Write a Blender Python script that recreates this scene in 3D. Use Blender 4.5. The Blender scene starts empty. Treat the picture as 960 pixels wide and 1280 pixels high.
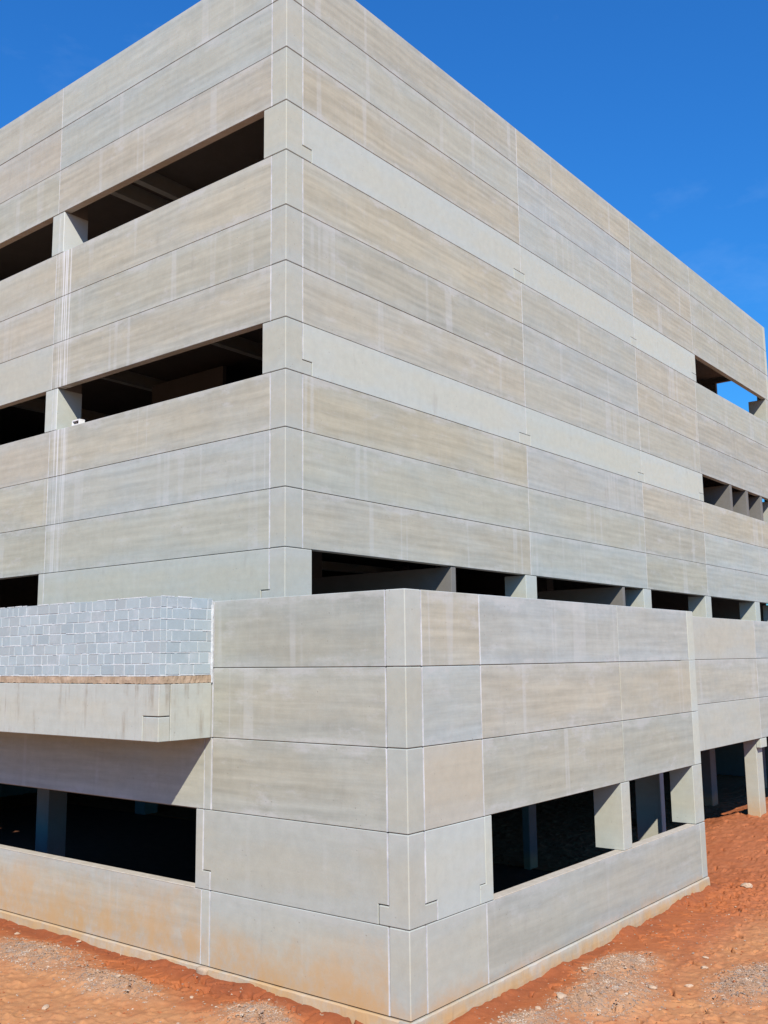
import bpy, bmesh, math, random
import numpy as np
from mathutils import Matrix, Vector

random.seed(7)
rng = np.random.default_rng(7)
scene = bpy.context.scene
COL = scene.collection
Z0 = 5.6                      # eye level above the soil beside the low block

# ------------------------------------------------------------------ camera
def set_camera():
    yaw, pitch, roll = math.radians(38.444), math.radians(8.619), math.radians(-0.702)
    fwd = Vector((math.cos(yaw)*math.cos(pitch), math.sin(yaw)*math.cos(pitch), math.sin(pitch)))
    right = Vector((math.sin(yaw), -math.cos(yaw), 0.0))
    up = right.cross(fwd)
    r = right*math.cos(roll) + up*math.sin(roll)
    u = -right*math.sin(roll) + up*math.cos(roll)
    cam = bpy.data.cameras.new('camera')
    cam.sensor_fit = 'VERTICAL'
    cam.sensor_height = 36.0
    cam.sensor_width = 27.0
    cam.lens = 1215.324/1280.0*36.0
    cam.clip_start = 0.1
    cam.clip_end = 3000.0
    ob = bpy.data.objects.new('camera', cam)
    COL.objects.link(ob)
    b = -fwd
    ob.matrix_world = Matrix(((r.x, u.x, b.x, -14.036), (r.y, u.y, b.y, -13.706),
                              (r.z, u.z, b.z, Z0), (0, 0, 0, 1)))
    scene.camera = ob
set_camera()

# ------------------------------------------------------------------ sky and sun
SUN_DIR = Vector((-1.0, -1.0, 1.15)).normalized()      # towards the sun
SUN_EL = math.asin(SUN_DIR.z)
SUN_AZ = math.atan2(SUN_DIR.x, SUN_DIR.y)
world = bpy.data.worlds.new('World')
scene.world = world
world.use_nodes = True
wt = world.node_tree
wt.nodes.clear()
w_out = wt.nodes.new('ShaderNodeOutputWorld')
w_bg = wt.nodes.new('ShaderNodeBackground')
w_sky = wt.nodes.new('ShaderNodeTexSky')
w_sky.sky_type = 'NISHITA'
w_sky.sun_disc = False
w_sky.sun_elevation = SUN_EL
w_sky.sun_rotation = SUN_AZ
w_sky.altitude = 900.0
w_sky.air_density = 2.0
w_sky.dust_density = 0.0
w_sky.ozone_density = 6.0
w_hsv = wt.nodes.new('ShaderNodeMix')                  # deep clear-day blue, the same filter over the whole sky
w_hsv.data_type = 'RGBA'
w_hsv.blend_type = 'MULTIPLY'
w_hsv.inputs['Factor'].default_value = 1.0
w_hsv.inputs['B'].default_value = (0.14, 0.52, 1.0, 1.0)
# a few thin wisps of cirrus all over the sky
w_tc = wt.nodes.new('ShaderNodeTexCoord')
w_map = wt.nodes.new('ShaderNodeMapping')
w_map.inputs['Scale'].default_value = (2.2, 3.4, 7.0)
w_map.inputs['Rotation'].default_value = (0.4, 0.25, 0.6)
w_noise = wt.nodes.new('ShaderNodeTexNoise')
w_noise.inputs['Scale'].default_value = 1.6
w_noise.inputs['Detail'].default_value = 7.0
w_noise.inputs['Roughness'].default_value = 0.6
w_ramp = wt.nodes.new('ShaderNodeMapRange')
w_ramp.inputs['From Min'].default_value = 0.58
w_ramp.inputs['From Max'].default_value = 0.85
w_ramp.inputs['To Max'].default_value = 0.10
w_mix = wt.nodes.new('ShaderNodeMix')
w_mix.data_type = 'RGBA'
w_mix.inputs['B'].default_value = (4.5, 6.0, 8.0, 1.0)
wt.links.new(w_tc.outputs['Generated'], w_map.inputs['Vector'])
wt.links.new(w_map.outputs['Vector'], w_noise.inputs['Vector'])
wt.links.new(w_noise.outputs['Fac'], w_ramp.inputs['Value'])
wt.links.new(w_ramp.outputs['Result'], w_mix.inputs['Factor'])
wt.links.new(w_sky.outputs['Color'], w_hsv.inputs['A'])
wt.links.new(w_hsv.outputs['Result'], w_mix.inputs['A'])
wt.links.new(w_mix.outputs['Result'], w_bg.inputs['Color'])
w_bg.inputs['Strength'].default_value = 0.14
wt.links.new(w_bg.outputs['Background'], w_out.inputs['Surface'])

sun = bpy.data.lights.new('sun', 'SUN')
sun.energy = 5.0
sun.angle = math.radians(0.53)
sun.color = (1.0, 0.925, 0.80)
sun_ob = bpy.data.objects.new('sun', sun)
COL.objects.link(sun_ob)
sun_ob.rotation_euler = SUN_DIR.to_track_quat('Z', 'Y').to_euler()
sun_ob.location = (-30, -30, 40)

scene.view_settings.view_transform = 'Standard'
scene.view_settings.look = 'None'
scene.view_settings.gamma = 1.0
scene.view_settings.use_curve_mapping = False
scene.view_settings.exposure = 0.18
scene.render.engine = 'CYCLES'
scene.cycles.use_denoising = True
scene.cycles.max_bounces = 6
scene.cycles.diffuse_bounces = 1

# ------------------------------------------------------------------ materials
class NT:
    """small helper to wire shader nodes"""
    def __init__(self, name):
        self.m = bpy.data.materials.new(name)
        self.m.use_nodes = True
        self.t = self.m.node_tree
        self.t.nodes.clear()
        self.out = self.t.nodes.new('ShaderNodeOutputMaterial')
        self.b = self.t.nodes.new('ShaderNodeBsdfPrincipled')
        self.t.links.new(self.b.outputs['BSDF'], self.out.inputs['Surface'])
    def put(self, sock, v):
        if isinstance(v, bpy.types.NodeSocket):
            self.t.links.new(v, sock)
        elif v is not None:
            if sock.type == 'RGBA' and len(v) == 3:
                v = (*v, 1.0)
            sock.default_value = v
    def math(self, op, a, b=None, clamp=False):
        n = self.t.nodes.new('ShaderNodeMath'); n.operation = op; n.use_clamp = clamp
        self.put(n.inputs[0], a)
        if b is not None: self.put(n.inputs[1], b)
        return n.outputs[0]
    def vec(self, x, y, z):
        n = self.t.nodes.new('ShaderNodeCombineXYZ')
        self.put(n.inputs[0], x); self.put(n.inputs[1], y); self.put(n.inputs[2], z)
        return n.outputs[0]
    def noise(self, v, scale=1.0, detail=3.0, rough=0.55, dist=0.0):
        n = self.t.nodes.new('ShaderNodeTexNoise')
        self.put(n.inputs['Vector'], v)
        n.inputs['Scale'].default_value = scale
        n.inputs['Detail'].default_value = detail
        n.inputs['Roughness'].default_value = rough
        n.inputs['Distortion'].default_value = dist
        return n.outputs['Fac']
    def voronoi(self, v, scale, feature='F1'):
        n = self.t.nodes.new('ShaderNodeTexVoronoi'); n.feature = feature
        self.put(n.inputs['Vector'], v); n.inputs['Scale'].default_value = scale
        return n.outputs['Distance']
    def rng(self, v, a, b, c=0.0, d=1.0, smooth=True):
        n = self.t.nodes.new('ShaderNodeMapRange')
        n.interpolation_type = 'SMOOTHSTEP' if smooth else 'LINEAR'
        self.put(n.inputs['Value'], v); self.put(n.inputs['From Min'], a); self.put(n.inputs['From Max'], b)
        self.put(n.inputs['To Min'], c); self.put(n.inputs['To Max'], d)
        return n.outputs[0]
    def mix(self, f, a, b, mode='MIX'):
        n = self.t.nodes.new('ShaderNodeMix'); n.data_type = 'RGBA'; n.blend_type = mode
        n.clamp_factor = True
        self.put(n.inputs['Factor'], f); self.put(n.inputs['A'], a); self.put(n.inputs['B'], b)
        return n.outputs['Result']
    def scale(self, c, f):
        n = self.t.nodes.new('ShaderNodeVectorMath'); n.operation = 'SCALE'
        self.put(n.inputs[0], c); self.put(n.inputs['Scale'], f)
        return n.outputs[0]
    def pos(self):
        g = self.t.nodes.new('ShaderNodeNewGeometry')
        s = self.t.nodes.new('ShaderNodeSeparateXYZ')
        self.t.links.new(g.outputs['Position'], s.inputs[0])
        return g.outputs['Position'], s.outputs[0], s.outputs[1], s.outputs[2]
    def info(self):
        n = self.t.nodes.new('ShaderNodeObjectInfo')
        return n.outputs['Color'], n.outputs['Alpha'], n.outputs['Random']
    def attr(self, name, kind='OBJECT'):
        n = self.t.nodes.new('ShaderNodeAttribute'); n.attribute_type = kind; n.attribute_name = name
        return n.outputs['Fac']
    def bump(self, h, strength, dist):
        n = self.t.nodes.new('ShaderNodeBump')
        self.put(n.inputs['Height'], h); n.inputs['Strength'].default_value = strength
        n.inputs['Distance'].default_value = dist
        self.t.links.new(n.outputs['Normal'], self.b.inputs['Normal'])
    def done(self, col, rough=0.85, spec=0.25):
        self.put(self.b.inputs['Base Color'], col)
        self.put(self.b.inputs['Roughness'], rough)
        self.b.inputs['Specular IOR Level'].default_value = spec
        return self.m

def concrete_material():
    """precast panel concrete: per-panel tint and cast banding, pale runs, soil splash, lime runs"""
    n = NT('precast_concrete')
    P, x, y, z = n.pos()
    tint, band_amt, rnd = n.info()
    u = n.math('ADD', x, y)
    r1 = n.math('MULTIPLY', rnd, 63.0)
    r2 = n.math('MULTIPLY', rnd, 217.0)
    # horizontal casting bands
    wob = n.math('MULTIPLY', n.noise(n.vec(u, z, r2), 0.5, 2.0), 0.10)
    zb = n.math('ADD', z, wob)
    bands = n.noise(n.vec(n.math('ADD', n.math('MULTIPLY', u, 0.42), r1), n.math('MULTIPLY', zb, 5.2), r2), 1.0, 4.0, 0.6)
    bands = n.math('SUBTRACT', n.rng(bands, 0.30, 0.70), 0.5)
    rip = n.math('SINE', n.math('ADD', n.math('MULTIPLY', zb, 34.0), r2))
    ripm = n.rng(n.noise(n.vec(n.math('ADD', n.math('MULTIPLY', u, 0.35), r2), n.math('MULTIPLY', z, 1.2), r1), 1.0, 3.0), 0.40, 0.62)
    bands = n.math('MULTIPLY', bands, n.math('MULTIPLY', band_amt, 0.20))
    bands = n.math('ADD', bands, n.math('MULTIPLY', n.math('MULTIPLY', rip, ripm), n.math('MULTIPLY', band_amt, 0.052)))
    tc = n.t.nodes.new('ShaderNodeTexCoord'); sx = n.t.nodes.new('ShaderNodeSeparateXYZ')
    n.t.links.new(tc.outputs['Generated'], sx.inputs[0])
    v = sx.outputs[2]
    # broad warm / cool clouds
    cloud = n.noise(n.vec(n.math('ADD', n.math('MULTIPLY', u, 0.45), r2), n.math('MULTIPLY', z, 0.9), r1), 1.0, 4.0, 0.6)
    heart = n.math('MULTIPLY', n.rng(v, 0.0, 0.35), n.rng(v, 1.0, 0.62))
    cloudf = n.rng(n.math('ADD', cloud, n.math('MULTIPLY', n.math('SUBTRACT', heart, 0.6), 0.24)), 0.34, 0.66)
    fine = n.noise(P, 38.0, 4.0, 0.65)
    mott = n.noise(P, 5.0, 5.0, 0.65)
    base = n.mix(cloudf, n.mix(1.0, tint, (0.985, 1.005, 1.03), 'MULTIPLY'), n.mix(1.0, tint, (1.02, 0.99, 0.945), 'MULTIPLY'))
    f = n.math('ADD', 1.0, bands)
    f = n.math('ADD', f, n.math('MULTIPLY', n.math('SUBTRACT', fine, 0.5), 0.13))
    f = n.math('ADD', f, n.math('MULTIPLY', n.math('SUBTRACT', mott, 0.5), 0.24))
    blot = n.noise(P, 1.5, 6.0, 0.7)
    f = n.math('ADD', f, n.math('MULTIPLY', n.math('SUBTRACT', blot, 0.5), n.math('ADD', 0.06, n.math('MULTIPLY', band_amt, 0.20))))
    col = n.scale(base, f)
    # fine horizontal form marks, cement bloom along the panel edges
    form = n.noise(n.vec(n.math('ADD', n.math('MULTIPLY', u, 0.9), r2), n.math('MULTIPLY', zb, 26.0), r1), 1.0, 3.0, 0.65)
    col = n.scale(col, n.math('ADD', 1.0, n.math('MULTIPLY', n.math('SUBTRACT', form, 0.5), n.math('MULTIPLY', band_amt, 0.20))))
    edge = n.math('MAXIMUM', n.rng(v, 0.80, 1.0), n.math('MULTIPLY', n.rng(v, 0.14, 0.0), 0.7))
    bl = n.noise(n.vec(n.math('ADD', n.math('MULTIPLY', u, 1.1), r1), n.math('MULTIPLY', z, 2.4), r2), 1.0, 6.0, 0.72)
    bloom = n.math('MULTIPLY', n.rng(n.math('ADD', bl, n.math('MULTIPLY', edge, 0.16)), 0.54, 0.74), n.math('ADD', 0.25, n.math('MULTIPLY', band_amt, 0.75)))
    col = n.mix(n.math('MULTIPLY', bloom, 0.50), col, (0.51, 0.515, 0.505))
    # pale vertical runs, different on each panel
    ur = n.math('ADD', u, r1)
    run = n.noise(n.vec(n.math('MULTIPLY', ur, 1.5), n.math('MULTIPLY', z, 0.035), r2), 1.0, 2.0, 0.5)
    runm = n.math('MULTIPLY', n.rng(run, 0.615, 0.640), n.rng(run, 0.695, 0.670))
    run2 = n.noise(n.vec(n.math('MULTIPLY', ur, 11.0), n.math('MULTIPLY', z, 0.35), r1), 1.0, 3.0, 0.6)
    run2m = n.math('MULTIPLY', n.rng(run2, 0.56, 0.74), 0.35)
    breakup = n.rng(n.noise(n.vec(ur, n.math('MULTIPLY', z, 1.3), r2), 1.3, 3.0), 0.35, 0.62, 0.35, 1.0)
    pale = n.math('MULTIPLY', n.math('MAXIMUM', runm, run2m), breakup)
    col = n.mix(n.math('MULTIPLY', n.math('MULTIPLY', pale, 0.37), n.math('ADD', 0.12, n.math('MULTIPLY', band_amt, 0.88))), col, (0.525, 0.54, 0.53))
    # darker damp stains, small
    damp = n.noise(n.vec(n.math('MULTIPLY', ur, 2.3), n.math('MULTIPLY', z, 0.7), n.math('ADD', r1, 9.0)), 1.0, 5.0, 0.7)
    col = n.mix(n.math('MULTIPLY', n.rng(damp, 0.60, 0.78), 0.30), col, (0.27, 0.25, 0.22))
    # small blow holes
    vo = n.voronoi(P, 7.0)
    pit = n.math('MULTIPLY', n.rng(vo, 0.10, 0.05), n.rng(n.noise(P, 1.7, 3.0), 0.44, 0.60))
    col = n.mix(n.math('MULTIPLY', pit, 0.45), col, (0.16, 0.14, 0.12))
    # lime runs below the column on the left face
    lime = n.attr('lime')
    ly = n.math('ABSOLUTE', n.math('SUBTRACT', y, 8.12))
    lm = n.rng(ly, 0.46, 0.10)
    ln = n.noise(n.vec(n.math('MULTIPLY', y, 17.0), n.math('MULTIPLY', z, 0.22), 3.0), 1.0, 3.0, 0.6)
    lm = n.math('MULTIPLY', n.math('MULTIPLY', lm, n.rng(ln, 0.44, 0.60)), lime)
    col = n.mix(n.math('MULTIPLY', lm, 0.75), col, (0.74, 0.76, 0.78))
    # dirty drips below a ledge
    drip = n.attr('drip')
    dn = n.noise(n.vec(n.math('MULTIPLY', u, 6.5), n.math('MULTIPLY', z, 0.5), 7.0), 1.0, 4.0, 0.65)
    dm = n.math('MULTIPLY', n.rng(dn, 0.50, 0.72), n.rng(n.noise(n.vec(u, n.math('MULTIPLY', z, 1.5), 5.0), 1.6, 4.0), 0.35, 0.65))
    col = n.mix(n.math('MULTIPLY', n.math('MULTIPLY', dm, drip), 0.75), col, (0.25, 0.205, 0.15))
    # red soil splashed up from the ground; the 'stain' property is the height it reaches
    st = n.attr('stain')
    sn = n.noise(n.vec(n.math('MULTIPLY', u, 0.55), n.math('MULTIPLY', z, 0.5), 4.0), 1.0, 5.0, 0.62)
    spl = n.math('MULTIPLY', n.math('SUBTRACT', n.noise(P, 11.0, 6.0, 0.75), 0.5), 0.7)
    top = n.math('MULTIPLY', st, n.math('ADD', n.math('ADD', 0.25, spl), n.math('MULTIPLY', sn, 1.5)))
    sm = n.rng(z, n.math('MULTIPLY', top, 1.25), n.math('MULTIPLY', top, 0.25))
    sm = n.math('MULTIPLY', sm, n.math('GREATER_THAN', st, 0.01))
    sm = n.math('MULTIPLY', sm, n.rng(n.noise(n.vec(n.math('MULTIPLY', u, 1.6), n.math('MULTIPLY', z, 1.1), 2.0), 1.0, 7.0, 0.75), 0.28, 0.62, 0.22, 0.92))
    col = n.mix(sm, col, n.mix(n.noise(P, 2.0, 3.0), (0.50, 0.295, 0.115), (0.53, 0.36, 0.19)))
    h = n.math('ADD', n.math('MULTIPLY', fine, 0.5), n.math('ADD', n.math('MULTIPLY', mott, 0.9), n.math('MULTIPLY', pit, -1.5)))
    n.bump(h, 0.35, 0.006)
    return n.done(col, n.rng(mott, 0.2, 0.8, 0.78, 0.95), 0.2)

def inner_concrete_material():
    n = NT('structural_concrete')
    P, x, y, z = n.pos()
    a = n.noise(P, 2.0, 5.0, 0.65)
    b = n.noise(P, 30.0, 3.0)
    st = n.attr('stain')
    col = n.mix(a, (0.15, 0.143, 0.132), (0.22, 0.212, 0.197))  # toned down so the colour itself deepens the shade of the interiors
    col = n.scale(col, n.math('ADD', 0.9, n.math('MULTIPLY', b, 0.2)))
    sm = n.rng(z, n.math('MULTIPLY', st, n.math('ADD', 0.7, n.math('MULTIPLY', a, 0.8))), n.math('MULTIPLY', st, 0.3))
    sm = n.math('MULTIPLY', sm, n.math('GREATER_THAN', st, 0.01))
    col = n.mix(n.math('MULTIPLY', sm, 0.85), col, (0.55, 0.31, 0.15))
    n.bump(n.math('ADD', a, b), 0.3, 0.006)
    return n.done(col, 0.9, 0.2)

def plain_material(name, c1, c2, scale=6.0, rough=0.9, bump=0.3, bd=0.006):
    n = NT(name)
    P, x, y, z = n.pos()
    a = n.noise(P, scale, 5.0, 0.65)
    b = n.noise(P, scale*9.0, 3.0)
    col = n.mix(n.rng(a, 0.3, 0.7), c1, c2)
    col = n.scale(col, n.math('ADD', 0.88, n.math('MULTIPLY', b, 0.24)))
    n.bump(n.math('ADD', a, n.math('MULTIPLY', b, 0.5)), bump, bd)
    return n.done(col, rough, 0.2)

def block_material():
    n = NT('concrete_block')
    P, x, y, z = n.pos()
    tint, al, rnd = n.info()
    a = n.noise(P, 9.0, 5.0, 0.7)
    b = n.noise(P, 90.0, 3.0, 0.7)
    smear = n.rng(n.noise(P, 3.1, 5.0, 0.65), 0.52, 0.70)
    col = n.mix(n.math('MULTIPLY', n.math('SUBTRACT', a, 0.3), 0.8), tint, n.scale(tint, 0.80))
    col = n.scale(col, n.math('ADD', 0.86, n.math('MULTIPLY', b, 0.28)))
    col = n.mix(n.math('MULTIPLY', smear, 0.40), col, (0.50, 0.54, 0.57))
    n.bump(n.math('ADD', n.math('MULTIPLY', a, 0.7), b), 0.5, 0.005)
    return n.done(col, 0.92, 0.15)

def soil_material():
    n = NT('red_soil')
    P, x, y, z = n.pos()
    mud = n.attr('mud', 'GEOMETRY')
    grv = n.attr('gravelly', 'GEOMETRY')
    a = n.noise(P, 0.55, 6.0, 0.62)
    b = n.noise(P, 4.5, 6.0, 0.68)
    c = n.noise(P, 42.0, 4.0, 0.7)
    dry = n.mix(n.rng(a, 0.32, 0.68), (0.360, 0.111, 0.042), (0.405, 0.137, 0.056))
    dry = n.mix(n.math('MULTIPLY', n.rng(b, 0.5, 0.74), 0.45), dry, (0.43, 0.178, 0.080))
    wet = n.mix(n.rng(b, 0.3, 0.7), (0.355, 0.103, 0.032), (0.41, 0.130, 0.044))
    dust = n.attr('dusty', 'GEOMETRY')
    dry = n.mix(n.math('MULTIPLY', dust, n.rng(b, 0.2, 0.7, 0.55, 1.0)), dry, n.mix(a, (0.53, 0.250, 0.098), (0.49, 0.240, 0.110)))
    col = n.mix(mud, dry, wet)
    col = n.mix(n.math('MULTIPLY', grv, n.rng(b, 0.25, 0.6, 0.35, 0.9)), col, (0.40, 0.245, 0.145))
    damp = n.attr('damp', 'GEOMETRY')
    col = n.mix(n.math('MULTIPLY', damp, 0.8), col, n.mix(b, (0.22, 0.062, 0.024), (0.30, 0.085, 0.034)))
    spk = n.voronoi(P, 55.0)
    col = n.mix(n.math('MULTIPLY', n.rng(spk, 0.30, 0.16), n.math('ADD', 0.12, n.math('MULTIPLY', grv, 0.5))), col, (0.50, 0.36, 0.27))
    col = n.scale(col, n.math('ADD', 0.86, n.math('MULTIPLY', c, 0.28)))
    n.bump(n.math('ADD', n.math('MULTIPLY', b, 1.0), n.math('MULTIPLY', c, 0.5)), 0.40, 0.02)
    return n.done(col, n.rng(mud, 0.0, 1.0, 0.95, 0.80), 0.2)

def stone_material():
    n = NT('gravel_stone')
    P, x, y, z = n.pos()
    cell = n.t.nodes.new('ShaderNodeTexVoronoi')
    n.put(cell.inputs['Vector'], P); cell.inputs['Scale'].default_value = 9.0
    sep = n.t.nodes.new('ShaderNodeSeparateColor')
    n.t.links.new(cell.outputs['Color'], sep.inputs[0])
    col = n.mix(sep.outputs[0], (0.30, 0.205, 0.145), (0.45, 0.285, 0.18))
    col = n.mix(n.rng(sep.outputs[1], 0.72, 0.95), col, (0.52, 0.41, 0.31))
    col = n.mix(n.math('MULTIPLY', n.rng(sep.outputs[2], 0.5, 0.9), 0.6), col, (0.25, 0.205, 0.175))
    b = n.noise(P, 60.0, 3.0)
    col = n.scale(col, n.math('ADD', 0.8, n.math('MULTIPLY', b, 0.4)))
    n.bump(b, 0.4, 0.004)
    return n.done(col, 0.9, 0.2)

M_CON = concrete_material()
M_INN = inner_concrete_material()
M_SEAL = plain_material('joint_sealant', (0.44, 0.45, 0.46), (0.64, 0.65, 0.67), 2.5, 0.8, 0.1)
M_BACK = plain_material('joint_backing', (0.13, 0.125, 0.12), (0.19, 0.18, 0.17), 4.0)
M_BLOCK = block_material()
M_MORT = plain_material('mortar', (0.48, 0.51, 0.53), (0.66, 0.69, 0.70), 14.0, 0.95, 0.6, 0.01)
M_SCREED = plain_material('tan_screed', (0.33, 0.245, 0.165), (0.50, 0.385, 0.28), 4.0, 0.95, 0.7, 0.012)
M_PLINTH = plain_material('soil_stained_plinth', (0.50, 0.285, 0.165), (0.42, 0.335, 0.255), 1.6, 0.95, 0.5, 0.01)
M_SOIL = soil_material()
M_STONE = stone_material()
M_PALE = plain_material('pale_rock', (0.46, 0.31, 0.20), (0.56, 0.43, 0.31), 12.0, 0.9, 0.5)
M_WHITE = plain_material('white_plaster', (0.74, 0.74, 0.73), (0.80, 0.80, 0.79), 20.0, 0.85, 0.2)
M_DARK = plain_material('dark_ceramic', (0.10, 0.085, 0.08), (0.15, 0.13, 0.12), 20.0, 0.8, 0.2)

# ------------------------------------------------------------------ mesh helpers
def thing(name, label, category, loc=(0, 0, 0)):
    o = bpy.data.objects.new(name, None)
    COL.objects.link(o)
    o.location = loc
    o.empty_display_size = 0.3
    o['label'] = label
    o['category'] = category
    return o

def link(name, mesh, mat, parent=None, color=None, **props):
    o = bpy.data.objects.new(name, mesh)
    COL.objects.link(o)
    if mat and not mesh.materials: mesh.materials.append(mat)
    if parent is not None:
        o.parent = parent
        o.matrix_parent_inverse = Matrix.Translation(-parent.location)
    if color is not None: o.color = color
    for k, v in props.items(): o[k] = v
    return o

def finish(bm, name, bevel=0.0):
    bmesh.ops.recalc_face_normals(bm, faces=bm.faces)
    if bevel > 0:
        bmesh.ops.bevel(bm, geom=list(bm.edges), offset=bevel, offset_type='OFFSET', segments=1,
                        profile=0.5, affect='EDGES', clamp_overlap=True)
    me = bpy.data.meshes.new(name)
    bm.to_mesh(me)
    bm.free()
    return me

def box(name, lo, hi, mat, parent, bevel=0.008, color=None, **props):
    bm = bmesh.new()
    v = [bm.verts.new((x, y, z)) for x in (lo[0], hi[0]) for y in (lo[1], hi[1]) for z in (lo[2], hi[2])]
    for f in ((0, 1, 3, 2), (4, 6, 7, 5), (0, 4, 5, 1), (2, 3, 7, 6), (0, 2, 6, 4), (1, 5, 7, 3)):
        bm.faces.new([v[i] for i in f])
    return link(name, finish(bm, name, bevel), mat, parent, color, **props)

class Facade:
    """a vertical plane; axis 'x': plane x = at facing -x with u = y, axis 'y': plane y = at facing -y with u = x"""
    def __init__(self, axis, at): self.axis, self.at = axis, at
    def pt(self, u, z, d):
        return (self.at + d, u, z) if self.axis == 'x' else (u, self.at + d, z)

def panel(fac, poly, parent, name='wall_panel', t=0.2, bevel=0.009, mat=None, color=(0.42, 0.40, 0.37, 1), d0=None, **props):
    """a rectilinear slab on a facade, edges chamfered"""
    d0 = random.uniform(-0.003, 0.003) if d0 is None else d0
    bm = bmesh.new()
    fr = [bm.verts.new(fac.pt(u, z, d0)) for u, z in poly]
    bk = [bm.verts.new(fac.pt(u, z, t)) for u, z in poly]
    bm.faces.new(fr); bm.faces.new(bk[::-1])
    k = len(poly)
    for i in range(k):
        j = (i + 1) % k
        bm.faces.new([fr[i], bk[i], bk[j], fr[j]])
    return link(name, finish(bm, name, bevel), mat or M_CON, parent, color, **props)

def rect(u0, u1, z0, z1, g=0.006, h=0.0045):
    return [(u0 + g, z0 + h), (u1 - g, z0 + h), (u1 - g, z1 - h), (u0 + g, z1 - h)]

def corner_panel(cx, cy, left, right, parent, t=0.2, bevel=0.014, color=(0.46, 0.44, 0.41, 1), name='corner_panel', **props):
    """an L-shaped piece folded round the vertical edge (cx, cy): 'left' is a polygon of (distance along +y, z),
    'right' one of (distance along +x, z); both begin and end on the fold (distance 0)"""
    bm = bmesh.new()
    z_lo, z_hi = left[0][1], left[-1][1]
    o_lo, o_hi = bm.verts.new((cx, cy, z_lo)), bm.verts.new((cx, cy, z_hi))
    i_lo, i_hi = bm.verts.new((cx + t, cy + t, z_lo)), bm.verts.new((cx + t, cy + t, z_hi))
    def side(poly, is_left):
        fo, fi = [o_lo], [i_lo]
        for u, z in poly[1:-1]:
            fo.append(bm.verts.new((cx, cy + u, z) if is_left else (cx + u, cy, z)))
            fi.append(bm.verts.new((cx + t, cy + u, z) if is_left else (cx + u, cy + t, z)))
        fo.append(o_hi); fi.append(i_hi)
        bm.faces.new(fo); bm.faces.new(fi)
        for a in range(len(fo) - 1):
            bm.faces.new([fo[a], fo[a + 1], fi[a + 1], fi[a]])
    side(left, True); side(right, False)
    return link(name, finish(bm, name, bevel), M_CON, parent, color, **props)

def arm(w, z0, z1, w_low=None, z_step=None, h=0.0045, g=0.006):
    """outline of one arm of a corner piece, optionally wider below z_step (the corbel)"""
    z0 += h; z1 -= h
    if w_low is None:
        return [(0, z0), (w - g, z0), (w - g, z1), (0, z1)]
    return [(0, z0), (w_low - g, z0), (w_low - g, z_step - g), (w - g, z_step - g), (w - g, z1), (0, z1)]

def seal(fac, u, z0, z1, parent, w=0.020, d=0.002):
    bm = bmesh.new()
    pts = []
    k = max(2, int((z1 - z0)/0.25))
    rows = []
    for i in range(k + 1):
        z = z0 + (z1 - z0)*i/k
        e = random.uniform(-0.004, 0.004); ww = w*random.uniform(0.55, 1.1)
        rows.append([bm.verts.new(fac.pt(u + e + s*ww/2, z, dd)) for s, dd in ((-1, 0.05), (-1, d), (1, d), (1, 0.05))])
    for a, b in zip(rows[:-1], rows[1:]):
        for j in range(3):
            bm.faces.new([a[j], a[j+1], b[j+1], b[j]])
    return link('joint_seal', finish(bm, 'joint_seal'), M_SEAL, parent)

def T(k, v=1.0):
    m = (0.432, 0.430, 0.408)
    c = [m[i] + (TINTS[k][i] - m[i])*(1.55 if k == 'light' else 0.75) for i in range(3)]
    j = [random.uniform(-0.012, 0.012) for _ in range(3)]
    a = BAND[k]
    return (c[0]*v*0.93 + j[0], c[1]*v*0.955 + j[0]*0.9 + j[1]*0.3, c[2]*v*0.885 + j[0]*0.8 + j[2]*0.3, a)
TINTS = {
    'grey':  (0.415, 0.415, 0.392), 'cool': (0.405, 0.422, 0.425), 'blue': (0.410, 0.436, 0.455),
    'beige': (0.440, 0.415, 0.370), 'tan':  (0.438, 0.402, 0.345), 'pink': (0.450, 0.418, 0.380),
    'peach': (0.490, 0.446, 0.395), 'light': (0.476, 0.488, 0.474), 'pale': (0.465, 0.466, 0.445),
    'greige': (0.408, 0.398, 0.365), 'corner': (0.450, 0.452, 0.432), 'dull': (0.385, 0.383, 0.365),
}
BAND = {'grey': 0.7, 'cool': 0.7, 'blue': 0.8, 'beige': 0.9, 'tan': 0.9, 'pink': 0.6, 'peach': 0.25, 'light': 0.08,
        'pale': 0.2, 'greige': 0.9, 'corner': 0.12, 'dull': 0.75}

# ------------------------------------------------------------------ levels (metres above the soil)
TZ = [21.356, 20.145, 18.905, 17.646, 16.490, 15.231, 13.978, 12.731, 11.604, 10.366, 9.116, 7.877, 6.715]
LZ = [6.708, 5.483, 4.233, 2.958, 1.575, 0.294]
OX, OY, RY = -1.851, -4.424, -3.269
XC, X2, X3, X4, X5 = 0.521, 9.835, 17.74, 23.42, 33.20
YC, Y2, Y3 = 0.449, 8.58, 17.2
BY = 26.0

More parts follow.
